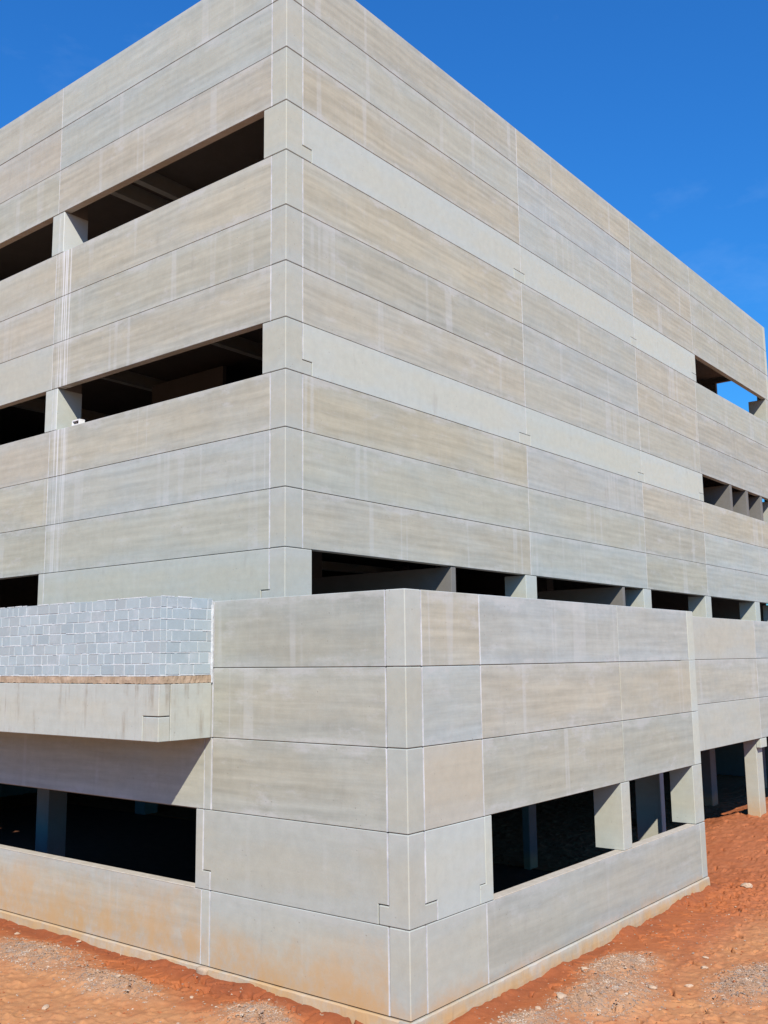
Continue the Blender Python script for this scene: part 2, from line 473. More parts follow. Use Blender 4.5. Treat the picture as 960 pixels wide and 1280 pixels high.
# ------------------------------------------------------------------ ground
def vnoise(x, y, seed):
    xi, yi = np.floor(x).astype(np.int64), np.floor(y).astype(np.int64)
    xf, yf = x - xi, y - yi
    def hsh(a, b):
        h = (a*374761393 + b*668265263 + seed*974711) & 0x7fffffff
        h = ((h ^ (h >> 13))*1274126177) & 0x7fffffff
        return ((h ^ (h >> 16)) & 0xffff)/65535.0
    sx, sy = xf*xf*(3 - 2*xf), yf*yf*(3 - 2*yf)
    a, b, c, d = hsh(xi, yi), hsh(xi+1, yi), hsh(xi, yi+1), hsh(xi+1, yi+1)
    return (a + (b-a)*sx)*(1-sy) + (c + (d-c)*sx)*sy
def fbm(x, y, seed, octs=4, gain=0.5):
    v, amp, tot = 0.0, 1.0, 0.0
    for o in range(octs):
        v = v + amp*vnoise(x*2**o + 17.3*o, y*2**o - 9.1*o, seed + o); tot += amp; amp *= gain
    return v/tot
def sstep(a, b, x):
    t = np.clip((x - a)/(b - a), 0, 1); return t*t*(3 - 2*t)
def cells(x, y, seed):
    """distance to the nearest border of jittered cells (for drying cracks)"""
    xi, yi = np.floor(x).astype(np.int64), np.floor(y).astype(np.int64)
    d1 = np.full(x.shape, 9.0); d2 = np.full(x.shape, 9.0)
    for a in (-1, 0, 1):
        for b in (-1, 0, 1):
            cx, cy = xi + a, yi + b
            h = (cx*73856093 ^ cy*19349663 ^ seed*83492791) & 0x7fffffff
            px = cx + ((h*1103515245 + 12345) & 0xffff)/65535.0
            py = cy + ((h*22695477 + 1) & 0xffff)/65535.0
            d = np.hypot(x - px, y - py)
            d2 = np.where(d < d1, d1, np.minimum(d2, d)); d1 = np.minimum(d1, d)
    return d2 - d1
MOUNDS = [(-2.95, 3.7, 0.55, 1.3, 0.10), (-3.15, 1.15, 0.42, 1.0, 0.14), (-2.75, -2.1, 0.5, 0.6, 0.12),
          (1.5, -5.9, 1.1, 0.62, 0.16), (3.2, -5.35, 0.9, 0.45, 0.10), (-0.2, -5.5, 0.6, 0.45, 0.12),
          (3.6, -7.6, 1.1, 0.55, 0.12)]
def gravel_mask(x, y):
    m = 0.0
    for cx, cy, sx, sy, h in MOUNDS:
        m = np.maximum(m, np.exp(-((x-cx)/sx)**2 - ((y-cy)/sy)**2))
    return np.clip(m*1.6*(0.30 + 1.2*fbm(x*2.2, y*2.2, 31, 4)) - 0.12, 0, 1)
def mud_mask(x, y):
    left = sstep(-3.15, -2.3, x + 0.5*(fbm(x*0.9, y*0.9, 41) - 0.5)) * (x < 0)
    right = sstep(-6.0, -4.9, y + 0.9*(fbm(x*0.7, y*0.7, 43) - 0.5)) * (x >= -1.9)*sstep(13.0, 8.0, x)
    return np.maximum(left, right)*(1 - np.clip(gravel_mask(x, y)*1.6, 0, 1))
def dust_mask(x, y):
    m = 0.0
    for cx, cy, sx, sy, h in MOUNDS:
        m = np.maximum(m, np.exp(-((x-cx)/(sx*1.7))**2 - ((y-cy)/(sy*1.9))**2))
    m = np.maximum(m, sstep(-2.7, -3.4, x)*(x < 0)*(y > -4))
    m = np.maximum(m, 0.8*sstep(-5.6, -7.0, y))
    return np.clip(m*(0.45 + 1.1*fbm(x*1.1, y*1.1, 71, 4)), 0, 1)
def damp_mask(x, y):
    e = 0.45*(fbm(x*1.3, y*1.3, 61, 4) - 0.5)
    left = sstep(0.62, 0.20, OX - x + e)*(x < OX + 0.1)*(y > -4.6)
    right = 0.75*sstep(0.55, 0.10, OY - y + e)*(x > OX)*(x < 10.6)*(y < OY + 0.1)
    return np.maximum(left, right)*(1 - np.clip(gravel_mask(x, y)*1.6, 0, 1))
def ground_h(x, y, fine=True):
    h = 0.11*sstep(-4.6, -1.5, y)*sstep(0.0, -1.9, x)
    h = h + 0.50*sstep(10.8, 17.6, x)*sstep(-16.0, -6.0, y)*sstep(-0.5, -2.6, y)
    h = h + 0.09*(fbm(x*0.55, y*0.55, 3, 3) - 0.5)*sstep(0.0, 1.2, np.maximum(OX - 0.1 - x, OY - 0.1 - y) + (x > 10.3)*5)
    for cx, cy, sx, sy, a in MOUNDS:
        h = h + a*np.exp(-((x-cx)/sx)**2 - ((y-cy)/sy)**2)
    d = np.hypot(x + 14.04, y + 13.71)                    # the bank the picture was taken from
    h = h + np.clip(4.0 - 0.46*d + 0.3*(fbm(x*0.4, y*0.4, 77) - 0.5), 0, 4.0)
    far = sstep(40, 140, np.hypot(x, y))
    h = h + far*(fbm(x*0.01, y*0.01, 5, 3) - 0.5)*4.0
    if fine:
        mud = mud_mask(x, y); g = gravel_mask(x, y)
        rough = np.clip(1.0 - 0.75*mud, 0, 1)
        h = h + (0.030*rough + 0.008)*(fbm(x*4.0, y*4.0, 9, 4, 0.6) - 0.5)*2
        h = h + 0.030*rough*np.clip(fbm(x*7.0, y*7.0, 12, 3) - 0.56, 0, 1)*4
        clod = sstep(6.5, 9.0, x)*sstep(15, 12.0, x)*sstep(-3.6, -5.0, y) + sstep(15.5, 17.5, x)*sstep(-1.5, -2.5, y)
        h = h + 0.075*np.clip(clod, 0, 1)*np.clip(fbm(x*5.0, y*5.0, 14, 3) - 0.50, 0, 1)*2.4
        h = h + 0.03*g*(fbm(x*12.0, y*12.0, 15, 2) - 0.4)
        wx, wy = x + 0.35*(fbm(x*2, y*2, 21) - 0.5), y + 0.35*(fbm(x*2, y*2, 22) - 0.5)
        cr = cells(wx*2.3, wy*2.3, 5)
        cm = sstep(0.085, 0.03, cr)*sstep(0.50, 0.60, fbm(x*1.6, y*1.6, 25, 3))
        h = h - 0.045*cm*np.clip(mud*1.3 + 0.25, 0, 1)
        h = h + 0.26*np.exp(-((x - OX)/0.28)**2)*np.clip(fbm(x*0.9, y*0.9, 29, 4) - 0.30, 0, 1)*(y > -4.0)*(x < OX + 0.3)
        # lip of soil against the right-hand plinth
        h = h + 0.30*np.exp(-((y - OY)/0.22)**2)*np.clip(fbm(x*1.5, y*1.5, 28, 4) - 0.28, 0, 1)*sstep(-2.2, -1.0, x)*sstep(10.6, 10.0, x)
    return h

def axis_points(core0, core1, step, mid1, mid_step, lo, hi):
    p = list(np.arange(core0, core1, step)) + list(np.arange(core1, mid1, mid_step))
    s = mid_step
    q = p[-1]
    while q < hi: s *= 1.22; q += s; p.append(q)
    s = step; q = p[0]; pre = []
    while q > lo: s *= 1.22; q -= s; pre.append(q)
    return np.array(pre[::-1] + p)
def build_ground():
    xs = axis_points(-5.6, 12.0, 0.024, 24.0, 0.06, -900, 900)
    ys = axis_points(-8.6, -3.9, 0.024, 6.6, 0.030, -900, 900)
    X, Y = np.meshgrid(xs, ys, indexing='ij')
    H = ground_h(X, Y)
    G = np.zeros_like(H); LIP = np.zeros_like(H)
    rc = random.Random(11)
    def crack(x, y, ang, length, sig, curl):
        k = int(length/0.012)
        for i in range(k):
            ang += rc.gauss(0, 0.16) + curl
            x += math.cos(ang)*0.012; y += math.sin(ang)*0.012
            i0, i1 = np.searchsorted(xs, (x - 0.09, x + 0.09)); j0, j1 = np.searchsorted(ys, (y - 0.09, y + 0.09))
            d = np.hypot(X[i0:i1, j0:j1] - x, Y[i0:i1, j0:j1] - y)
            t = min(1.0, 4*min(i + 1, k - i)/k)
            G[i0:i1, j0:j1] = np.maximum(G[i0:i1, j0:j1], t*np.clip(1.6*np.exp(-(d/sig)**2), 0, 1))
            LIP[i0:i1, j0:j1] = np.maximum(LIP[i0:i1, j0:j1], t*np.exp(-((d - 0.05)/0.025)**2))
    for _ in range(75):
        crack(rc.uniform(-3.0, -2.0), rc.uniform(-3.6, 4.6), rc.uniform(0, 6.28), rc.uniform(0.18, 0.65), 0.024, rc.uniform(-0.05, 0.05))
    for _ in range(230):
        x = rc.uniform(0.5, 12.0); y = rc.uniform(-8.4, -4.7)
        crack(x, y, rc.choice((-0.6, 2.5)) + rc.gauss(0, 0.5), rc.uniform(0.08, 0.40), 0.025, rc.uniform(-0.09, 0.09))
    for _ in range(160):
        x = rc.uniform(8.0, 11.8); y = rc.uniform(-6.6, -4.6)
        crack(x, y, rc.uniform(0, 6.28), rc.uniform(0.06, 0.25), 0.026, rc.uniform(-0.12, 0.12))
    for _ in range(90):
        crack(rc.uniform(10.6, 19.0), rc.uniform(-5.5, -1.6), rc.choice((-0.3, 2.8)) + rc.gauss(0, 0.5), rc.uniform(0.1, 0.45), 0.03, rc.uniform(-0.06, 0.06))
    H = H - 0.085*G + 0.018*LIP*(1 - G)
    nx, ny = X.shape
    co = np.stack([X, Y, H], -1).reshape(-1, 3)
    idx = np.arange(nx*ny).reshape(nx, ny)
    q = np.stack([idx[:-1, :-1], idx[1:, :-1], idx[1:, 1:], idx[:-1, 1:]], -1).reshape(-1, 4)
    cx = (X[:-1, :-1] + X[1:, 1:]).ravel()/2; cy = (Y[:-1, :-1] + Y[1:, 1:]).ravel()/2
    keep = ~((cx > -1.5) & (cx < 9.7) & (cy > -3.95) & (cy < 24.0))
    q = q[keep]
    used = np.zeros(len(co), bool); used[q.ravel()] = True
    remap = np.cumsum(used) - 1
    co = co[used]; q = remap[q]
    me = bpy.data.meshes.new('ground')
    me.vertices.add(len(co)); me.vertices.foreach_set('co', co.astype(np.float32).ravel())
    me.loops.add(q.size); me.loops.foreach_set('vertex_index', q.astype(np.int32).ravel())
    me.polygons.add(len(q)); me.polygons.foreach_set('loop_start', (np.arange(len(q))*4).astype(np.int32))
    me.polygons.foreach_set('loop_total', np.full(len(q), 4, np.int32))
    me.update()
    for nm, fn in (('mud', mud_mask), ('gravelly', gravel_mask), ('damp', damp_mask), ('dusty', dust_mask)):
        at = me.attributes.new(nm, 'FLOAT', 'POINT')
        at.data.foreach_set('value', fn(co[:, 0], co[:, 1]).astype(np.float32))
    me.polygons.foreach_set('use_smooth', np.ones(len(q), bool))
    o = link('ground', me, M_SOIL)
    o['kind'] = 'structure'
build_ground()
def gz(x, y):
    return float(ground_h(np.array([x*1.0]), np.array([y*1.0]))[0])

# ------------------------------------------------------------------ tall block
tall = thing('tall_building', 'tall unfinished block of precast concrete panels with strip openings, behind the low front block',
             'building', (16, 13, 0))
R, L = Facade('y', 0.0), Facade('x', 0.0)
ROWS_R = {  # tints of the right face, columns left to right
    0: ('greige', 'beige', 'grey', 'grey'), 1: ('grey', 'blue', 'beige', 'grey'), 2: ('tan', 'cool', 'beige', 'greige'),
    4: ('tan', 'grey', 'beige', 'grey'), 5: ('greige', 'cool', 'beige', 'greige'), 6: ('beige', 'grey', 'grey', 'dull'),
    8: ('tan', 'cool', 'beige', 'tan'), 9: ('grey', 'grey', 'greige', 'blue'), 10: ('beige', 'cool', 'greige', 'cool')}
ROWS_L = {
    0: ('cool', 'grey'), 1: ('cool', 'pink'), 2: ('beige', 'greige'), 4: ('beige', 'pink'), 5: ('greige', 'pink'),
    6: ('beige', 'pale'), 8: ('beige', 'pink'), 9: ('cool', 'beige'), 10: ('grey', 'greige')}
us = [XC, X2, X3, X4, X5]
for r, tints in ROWS_R.items():
    z1, z0 = TZ[r], TZ[r+1]
    for c in range(4):
        e = 0.0 if c < 3 else -0.30
        panel(R, rect(us[c], us[c+1] + e, z0, z1, 0.010), tall, color=T(tints[c]))
    corner_panel(0, 0, arm(YC, z0, z1, g=0.012), arm(XC, z0, z1, g=0.012), tall, color=T('corner'))
    panel(R, rect(X5 - 0.30, X5, z0, z1, 0.006), tall, name='corner_panel', color=T('light'), t=0.5)
    for u in us[:4]:
        seal(R, u, z0 + 0.008, z1 - 0.008, tall, 0.030 if u == XC else 0.022)
    seal(L, YC, z0 + 0.008, z1 - 0.008, tall, 0.034)
    yc = [YC, Y2, Y3]
    for c in range(2):
        pr = {}
        if r in (4, 5, 6, 8, 9, 10) and c == 0: pr['lime'] = {4: 1.0, 5: 1.0, 6: 0.8, 8: 0.8, 9: 0.6, 10: 0.35}[r]
        panel(L, rect(yc[c], yc[c+1], z0, z1, 0.010), tall, color=T(ROWS_L[r][c]), **pr)
    seal(L, Y2, z0 + 0.008, z1 - 0.008, tall, 0.024)
# smooth closing panels of the right face, notched over the column corbels
CORB = [(9.45, 10.06), (17.42, 17.92), (23.14, 23.60)]
for r in (3, 7):
    z1, z0 = TZ[r], TZ[r+1]
    zs = z0 + 0.31
    g, h = 0.005, 0.0045
    panel(R, [(0.81+g, z0+h), (CORB[0][0]-g, z0+h), (CORB[0][0]-g, zs+g), (X2-g, zs+g), (X2-g, z1-h), (XC+0.012, z1-h), (XC+0.012, zs+g), (0.81+g, zs+g)],
          tall, color=T('light'))
    panel(R, [(CORB[0][1]+g, z0+h), (CORB[1][0]-g, z0+h), (CORB[1][0]-g, zs+g), (X3-g, zs+g), (X3-g, z1-h), (X2+g, z1-h), (X2+g, zs+g), (CORB[0][1]+g, zs+g)],
          tall, color=T('light', 0.985))
    panel(R, [(CORB[1][1]+g, z0+h), (CORB[2][0]-g, z0+h), (CORB[2][0]-g, zs+g), (23.60-g, zs+g), (23.60-g, z1-h), (X3+g, z1-h), (X3+g, zs+g), (CORB[1][1]+g, zs+g)],
          tall, color=T('light', 1.02))
    for a, b in CORB:
        panel(R, rect(a, b, z0, zs, 0.002, 0.005), tall, name='corbel', color=T('light', 0.98))
    for u in (XC, X2, X3):
        seal(R, u, zs + 0.01, z1 - 0.008, tall, 0.020)
    corner_panel(0, 0, arm(0.70, z0, z1), arm(XC, z0, z1, 0.81, zs, g=0.010), tall, color=T('corner', 1.03))
    panel(R, rect(32.58, X5, z0, z1), tall, name='corner_panel', color=T('corner'), t=0.82)
    # column showing between the openings of the left face
    box('column_face', (0.004, 8.30, z0+h), (0.75, 8.84, z1-h), M_CON, tall, 0.012, T('light'), lime=0.6)
    seal(L, 8.50, z0 + 0.008, z1 - 0.008, tall, 0.018, 0.0)
# lowest visible row: openings on the right, smooth panel on the left
z1, z0 = TZ[11], TZ[12]
zs = z0 + 0.315
g, h = 0.005, 0.0045
corner_panel(0, 0, arm(YC, z0, z1, 0.69, zs, g=0.012), arm(0.81, z0, z1), tall, color=T('corner', 1.03))
panel(L, [(0.69+g, z0+h), (Y2-g, z0+h), (Y2-g, z1-h), (YC+0.012, z1-h), (YC+0.012, zs+g), (0.69+g, zs+g)], tall, color=T('pale'))
seal(L, YC, zs + 0.01, z1 - 0.008, tall, 0.034)
seal(L, Y2, z0, z1 - 0.008, tall, 0.028)
panel(L, rect(Y2, 8.84, z0, z1, 0.01), tall, name='column_face', color=T('pale'), t=0.7)
for a, b in ((9.54, 10.14), (17.40, 18.02), (23.12, 23.73), (29.0, 29.6)):
    box('column_face', (a, 0.004, z0 - 0.6), (b, 0.70, z1-h), M_CON, tall, 0.012, T('light', 0.97))
panel(R, rect(32.58, X5, z0 - 1.2, z1), tall, name='corner_panel', color=T('corner'), t=0.82)
# fins between the columns
for a, b, d, za, zb in ((5.93, 6.13, 4.8, 5.75, 10.1), (15.81, 15.97, 3.2, 5.75, 10.1)):
    box('fin_wall', (a, 0.03, za), (b, d, z1 - h), M_INN, tall, 0.008)
z1, z0 = TZ[7], TZ[8]
for a, b in ((26.76, 27.00), (28.79, 29.07), (30.75, 31.0)):
    box('fin_wall', (a, 0.012, z0 - 0.95), (b, 2.2, z1 - h), M_INN, tall, 0.008)
# column shafts behind the panels, from the ground to the roof
box('column', (9.62, 0.21, -0.6), (10.02, 0.42, 20.0), M_INN, tall, 0.012, stain=0.5)
for a, b in ((17.42, 18.0), (23.14, 23.71), (29.02, 29.58)):
    box('column', (a, 0.21, -0.6), (b, 0.69, 20.0 if a < 29 else 10.5), M_INN, tall, 0.012, stain=0.5)
for a, b in ((8.31, 8.83), (16.95, 17.5)):
    box('column', (0.21, a, -0.6), (0.74, b, 20.0), M_INN, tall, 0.012, stain=0.5)
box('column', (0.21, 0.21, -0.6), (0.69, 0.68, 20.0), M_INN, tall, 0.012)
for gx in (10.0, 18.0, 26.0):
    for gy in (8.6, 17.0):
        box('column', (gx - 0.3, gy - 0.3, -0.6), (gx + 0.3, gy + 0.3, 20.0), M_INN, tall, 0.012)
# floors, ribs, roof
for zt in (5.7, 10.6, 15.5):
    box('floor_slab', (0.22, 0.22, zt - 0.22), (X5 - 0.55, BY - 0.05, zt), M_INN, tall, 0)
box('roof_slab', (0.22, 0.22, 19.25), (X5 - 0.2, BY - 0.05, 19.55), M_INN, tall, 0)
rib = None
for zt in (9.95, 14.85, 18.80):
    for k in range(20):
        yy = 1.90 + 1.08*k
        if zt > 18 and not 7.2 < yy < 8.5: continue
        if zt < 18 and k % 5 != 0: continue
        if rib is None:
            rib = box('ceiling_rib', (0.25, -0.11, 0.0), (X5 - 0.6, 0.11, 0.46), M_CON, tall, 0, T('light', 1.1))
            rib.location = (0, yy, zt)
        else:
            o = rib.copy(); COL.objects.link(o); o.parent = tall
            o.matrix_parent_inverse = rib.matrix_parent_inverse.copy()
            o.location = (0, yy, zt)
box('partition', (6.0, 8.6, 10.6), (6.15, 12.1, 14.8), M_INN, tall, 0)
# closing walls out of sight
box('rear_wall', (0.0, BY - 0.2, -0.5), (X5, BY, 21.3), M_INN, tall, 0)
box('side_wall', (0.0, Y3 + 0.01, -0.5), (0.2, BY - 0.21, 21.3), M_INN, tall, 0)
box('end_wall', (X5 - 0.2, 0.83, -0.5), (X5, BY - 0.21, 16.45), M_INN, tall, 0)
box('end_wall', (X5 - 0.2, 2.48, 16.46), (X5, BY - 0.21, 18.99), M_INN, tall, 0)
box('end_wall', (X5 - 0.2, 0.51, 19.0), (X5, BY - 0.21, 21.3), M_INN, tall, 0)
# strips that close the horizontal joints from behind
for z in TZ[1:3] + TZ[5:7] + TZ[9:11]:
    box('joint_backing', (0.21, 0.204, z - 0.05), (X5 - 0.51, 0.225, z + 0.05), M_BACK, tall, 0)
    box('joint_backing', (0.204, 0.23, z - 0.05), (0.225, Y3, z + 0.05), M_BACK, tall, 0)
for z in (TZ[3], TZ[4], TZ[7], TZ[8]):
    box('joint_backing', (0.21, 0.204, z - 0.04), (23.1, 0.225, z + 0.04), M_BACK, tall, 0)
box('joint_backing', (0.204, 0.72, TZ[11] - 0.04), (0.225, 8.25, TZ[11] + 0.04), M_BACK, tall, 0)

# ------------------------------------------------------------------ low block
low = thing('low_building', 'low precast concrete block in front of the tall one, its sharp corner nearest the viewer', 'building', (4, -2, 0))
PR, PL, RC = Facade('y', OY), Facade('x', OX), Facade('y', RY)
LYC, LXC, LX2, LX3, LX4 = -4.02, -1.42, 0.28, 5.78, 10.155
for r in range(5):
    z1, z0 = LZ[r], LZ[r+1]
    g, h = 0.005, 0.0045
    zs = z0 + 0.305
    pl = ('dull', 'greige', 'greige', 'pale', 'pale')[r]
    st = {'stain': 0.75} if r == 4 else {}
    if r == 3:
        corner_panel(OX, OY, arm(0.404, z0, z1, 0.60, zs, g=0.012), arm(0.431, z0, z1, 0.73, zs, g=0.012), low, color=T('corner'))
        panel(PL, [(OY+0.60+g, z0+h), (0.016-g, z0+h), (0.016-g, zs+0.03), (0.215-g, zs+0.03), (0.215-g, z1-h), (LYC+0.012, z1-h), (LYC+0.012, zs+g), (OY+0.60+g, zs+g)],
              low, color=T('pale', 0.93))
        panel(PL, [(0.016+0.012, z0+h), (0.42, z0+h), (0.42, z1-h), (0.215+0.012, z1-h), (0.215+0.012, zs+0.015), (0.016+0.012, zs+0.015)], low,
              name='jamb_piece', t=0.5, color=T('pale', 0.96))
        seal(PL, 0.222, zs + 0.03, z1 - 0.01, low, 0.026); seal(PL, 0.022, z0 + 0.01, zs + 0.01, low, 0.024)
        panel(PR, [(OX+0.73+g, z0+h), (0.10-g, z0+h), (0.10-g, zs+g), (LX2-g, zs+g), (LX2-g, z1-h), (LXC+0.012, z1-h), (LXC+0.012, zs+g), (OX+0.73+g, zs+g)],
              low, color=T('light', 0.97))
        panel(PR, [(0.10+g, z0+h), (0.505, z0+h), (0.505, z1-h), (LX2+g, z1-h), (LX2+g, zs-g), (0.10+g, zs-g)], low, name='jamb_piece', t=0.5, color=T('light', 0.97))
        seal(PL, LYC, zs + 0.01, z1 - 0.01, low, 0.028); seal(PR, LXC, zs + 0.01, z1 - 0.01, low, 0.03)
        seal(PR, OX + 0.73, z0 + 0.01, zs - 0.01, low, 0.022)
        box('column_face', (5.59, OY + 0.003, z0 + 0.012), (6.00, OY + 0.66, z1 - h), M_CON, low, 0.010, T('pale', 1.02))
        box('column_face', (9.58, OY + 0.003, z0 + 0.012), (LX4, OY + 0.60, z1 - h), M_CON, low, 0.010, T('pale', 1.02))
        box('column_face', (OX + 0.003, 12.2, z0 + 0.012), (OX + 0.6, 12.6, z1 - h), M_CON, low, 0.010, T('pale'))
        continue
    corner_panel(OX, OY, arm(0.404, z0, z1, g=0.012), arm(0.431, z0, z1, g=0.012), low, color=T('corner', (1.0, 0.98, 0.96, 1, 0.96)[r]), **({'stain': 0.62} if r == 4 else {}))
    panel(PL, rect(LYC, 0.016, z0, z1, 0.012), low, color=T(pl, 0.96), **({'stain': 1.10} if r == 4 else {}))
    seal(PL, LYC, z0 + 0.01, z1 - 0.01, low, 0.028)
    seal(PL, 0.022, z0 + 0.01, z1 - 0.01, low, 0.028)
    seal(PR, LXC, z0 + 0.01, z1 - 0.01, low, 0.030)
    seal(PR, LX2, z0 + 0.01, z1 - 0.01, low, 0.026)
    panel(PR, rect(LXC, LX2, z0, z1, 0.012), low, color=T(('beige', 'blue', 'peach', '', 'pale')[r]), **({'stain': 0.50} if r == 4 else {}))
    if r == 4:
        panel(PR, rect(LX2, 9.82, z0, z1, 0.010), low, color=T('grey', 0.98), stain=0.42)
        panel(PR, rect(9.82, LX4, z0, z1), low, name='corner_panel', color=T('corner'), t=0.35)
        panel(PL, rect(0.03, 0.25, z0, z1), low, name='column_face', color=T('pale'), t=0.5, stain=1.1)
        panel(PL, rect(0.25, 12.60, z0, z1, 0.008), low, color=T('grey', 1.02), stain=1.55)
        seal(PL, 0.25, z0 + 0.01, z1 - 0.01, low, 0.020)
    else:
        panel(PR, rect(LX2, LX3, z0, z1, 0.010), low, color=T(('blue', 'beige', 'greige')[r]))
        panel(PR, rect(LX3, 9.745, z0, z1, 0.006), low, color=T(('blue', 'pink', 'dull')[r]))
        panel(PR, rect(9.745, LX4, z0, z1), low, name='corner_panel', color=T('light'), t=0.35)
        panel(PL, rect(0.03, 0.215, z0, z1), low, name='column_face', color=T('pale', 0.95), t=0.5)
        if r == 2: seal(PL, 0.215, z0 + 0.01, z1 - 0.01, low, 0.016)
        panel(PL, rect(0.215, 12.60, z0, z1, 0.008), low, color=T('grey'))
    # recessed wing at the right
    if r < 3:
        panel(RC, rect(10.16, 18.45, z0, z1, 0.008), low, color=T(('pale', 'grey', 'pale')[r]), t=0.165)
        panel(RC, rect(18.45, 26.6, z0, z1, 0.008), low, color=T(('blue', 'cool', 'cool')[r]), t=0.165)
        panel(RC, rect(26.6, X5, z0, z1, 0.008), low, color=T('grey'), t=0.165)
        seal(RC, 18.45, z0 + 0.01, z1 - 0.01, low, 0.03)
for x0 in (18.35, 26.5):
    col_ = box('column', (x0, -3.10, -0.3), (x0 + 0.58, -2.70, 2.95), M_CON, low, 0.012, T('pale'), stain=1.0)
    box('corbel', (x0, RY + 0.004, 2.66), (x0 + 0.58, -3.11, 2.945), M_CON, col_, 0.010, T('light'))
box('column', (10.25, -3.28, -0.4), (10.50, -2.60, 2.95), M_CON, low, 0.012, T('pale'), stain=0.5)
M_SILL = plain_material('dusty_sill', (0.47, 0.42, 0.34), (0.56, 0.51, 0.43), 5.0, 0.95, 0.5)
box('sill', (0.51, OY - 0.002, LZ[4] - 0.007), (9.57, OY + 0.215, LZ[4] + 0.010), M_SILL, low, 0.004)
box('sill', (OX - 0.002, 0.44, LZ[4] - 0.007), (OX + 0.215, 12.19, LZ[4] + 0.012), M_SILL, low, 0.004)
# plinth under the lowest panels
def plinth(fac, u0, u1, stain):
    bm = bmesh.new()
    k = int((u1 - u0)/0.06)
    rows = []
    for i in range(k + 1):
        u = u0 + (u1 - u0)*i/k
        e = float(fbm(np.array([u*3.0]), np.array([fac.at]), 91, 4)[0]) - 0.5
        e2 = float(fbm(np.array([u*5.0]), np.array([fac.at + 7]), 97, 4)[0]) - 0.5
        rows.append([bm.verts.new(fac.pt(u, z, d)) for z, d in
                     ((-0.5, -0.05 + 0.03*e), (0.10 + 0.05*e2, -0.045 + 0.03*e), (0.262 + 0.02*e2, -0.030 + 0.02*e2), (0.283 + 0.008*e, -0.004), (0.283, 0.19), (-0.5, 0.19))])
    for a, b in zip(rows[:-1], rows[1:]):
        for j in range(6):
            bm.faces.new([a[j], a[(j+1) % 6], b[(j+1) % 6], b[j]])
    for rr in (rows[0], rows[-1]): bm.faces.new(rr)
    return link('plinth', finish(bm, 'plinth'), M_CON, low, T('beige', 0.98), stain=stain)
plinth(PR, OX - 0.045, LX4, 0.34); plinth(PL, OY + 0.01, 12.6, 0.75)
# cement pad at the foot of the joint on the left face
bm = bmesh.new()
bmesh.ops.create_icosphere(bm, subdivisions=3, radius=1.0)
for v in bm.verts:
    c = v.co
    for a in range(3):
        c[a] = math.copysign(abs(c[a])**0.55, c[a])
    s = 0.72 + 0.28*(c.z*0.5 + 0.5)
    v.co = (OX - 0.03 + c.x*0.10*s, 0.13 + c.y*0.15*s, 0.19 + c.z*0.10)
link('cement_pad', finish(bm, 'cement_pad'), M_SCREED, low)
# jutting beam and slab edge on the left
FX = -3.08
FB = Facade('x', FX)
FR = Facade('y', 0.016)
zb, zt, zm = 4.235, 5.215, 4.665
corner_panel(FX, 0.016, [(0, zm+.005), (0.435, zm+.005), (0.435, zb), (12.6, zb), (12.6, zt), (0, zt)], [(0, zm+.005), (0.245, zm+.005), (0.245, zt), (0, zt)], low, t=0.2, name='beam', color=T('pale', 1.05), bevel=0.01, drip=1.0)
corner_panel(FX, 0.016, [(0, zb), (0.42, zb), (0.42, zm-.01), (0, zm-.01)], [(0, zb), (0.25, zb), (0.25, zm-.01), (0, zm-.01)], low, t=0.2, name='beam_return', color=T('pale', 1.02), bevel=0.01, drip=0.8)
panel(FR, [(FX+0.262, zb), (OX-0.03, zb), (OX-0.03, zt), (FX+0.262, zt)], low, name='beam_return', color=T('pale', 1.02), bevel=0.008, d0=0.002, drip=1.0)
def slab_edge():
    bm = bmesh.new()
    path = [(OX - 0.02 - 0.04*i, 0.024, 0, -1) for i in range(int((OX - FX - 0.03)/0.04))] + [(FX + 0.008, 0.024, -0.7, -0.7)]
    path += [(FX + 0.008, 0.024 + 0.05*i, -1, 0) for i in range(1, 250)]
    rows = []
    for x, y, nx, ny in path:
        r_ = lambda a: random.uniform(-a, a)
        prof = ((5.352, -0.06), (5.352 + r_(.003), 0.004 + r_(.006)), (5.29 + r_(.01), 0.006 + r_(.007)), (5.225 + r_(.010), 0.003 + r_(.005)), (5.216, -0.06))
        rows.append([bm.verts.new((x + nx*d, y + ny*d, z)) for z, d in prof])
    for a, b in zip(rows[:-1], rows[1:]):
        for k in range(4): bm.faces.new([a[k], a[k+1], b[k+1], b[k]])
    link('slab_edge', finish(bm, 'slab_edge'), M_SCREED, low)
slab_edge()
box('balcony_slab', (FX + 0.04, 0.06, zt + 0.003), (OX - 0.02, 12.5, 5.350), M_INN, low, 0)
# roofs, floors and hidden walls of the low block
box('roof_slab', (OX + 0.21, OY + 0.21, 5.20), (0.60, 12.6, 5.47), M_INN, low, 0)
box('roof_slab', (0.601, OY + 0.21, 5.20), (10.1, 0.60, 5.47), M_INN, low, 0)
box('roof_slab', (10.101, RY + 0.18, 5.20), (X5 - 0.3, 0.60, 5.47), M_INN, low, 0)
box('end_wall', (9.95, OY + 0.37, 2.97), (10.15, RY + 0.17, 6.70), M_INN, low, 0)
box('side_wall', (OX + 0.2, 12.61, -0.5), (-0.01, 12.8, 6.5), M_INN, low, 0)
for z in LZ[1:4]:
    box('joint_backing', (OX + 0.204, OY + 0.42, z - 0.05), (OX + 0.225, 8.2, z + 0.05), M_BACK, low, 0)
    box('joint_backing', (OX + 0.44, OY + 0.204, z - 0.05), (9.7, OY + 0.225, z + 0.05), M_BACK, low, 0)
    box('joint_backing', (10.2, RY + 0.169, z - 0.04), (X5, RY + 0.19, z + 0.04), M_BACK, low, 0)
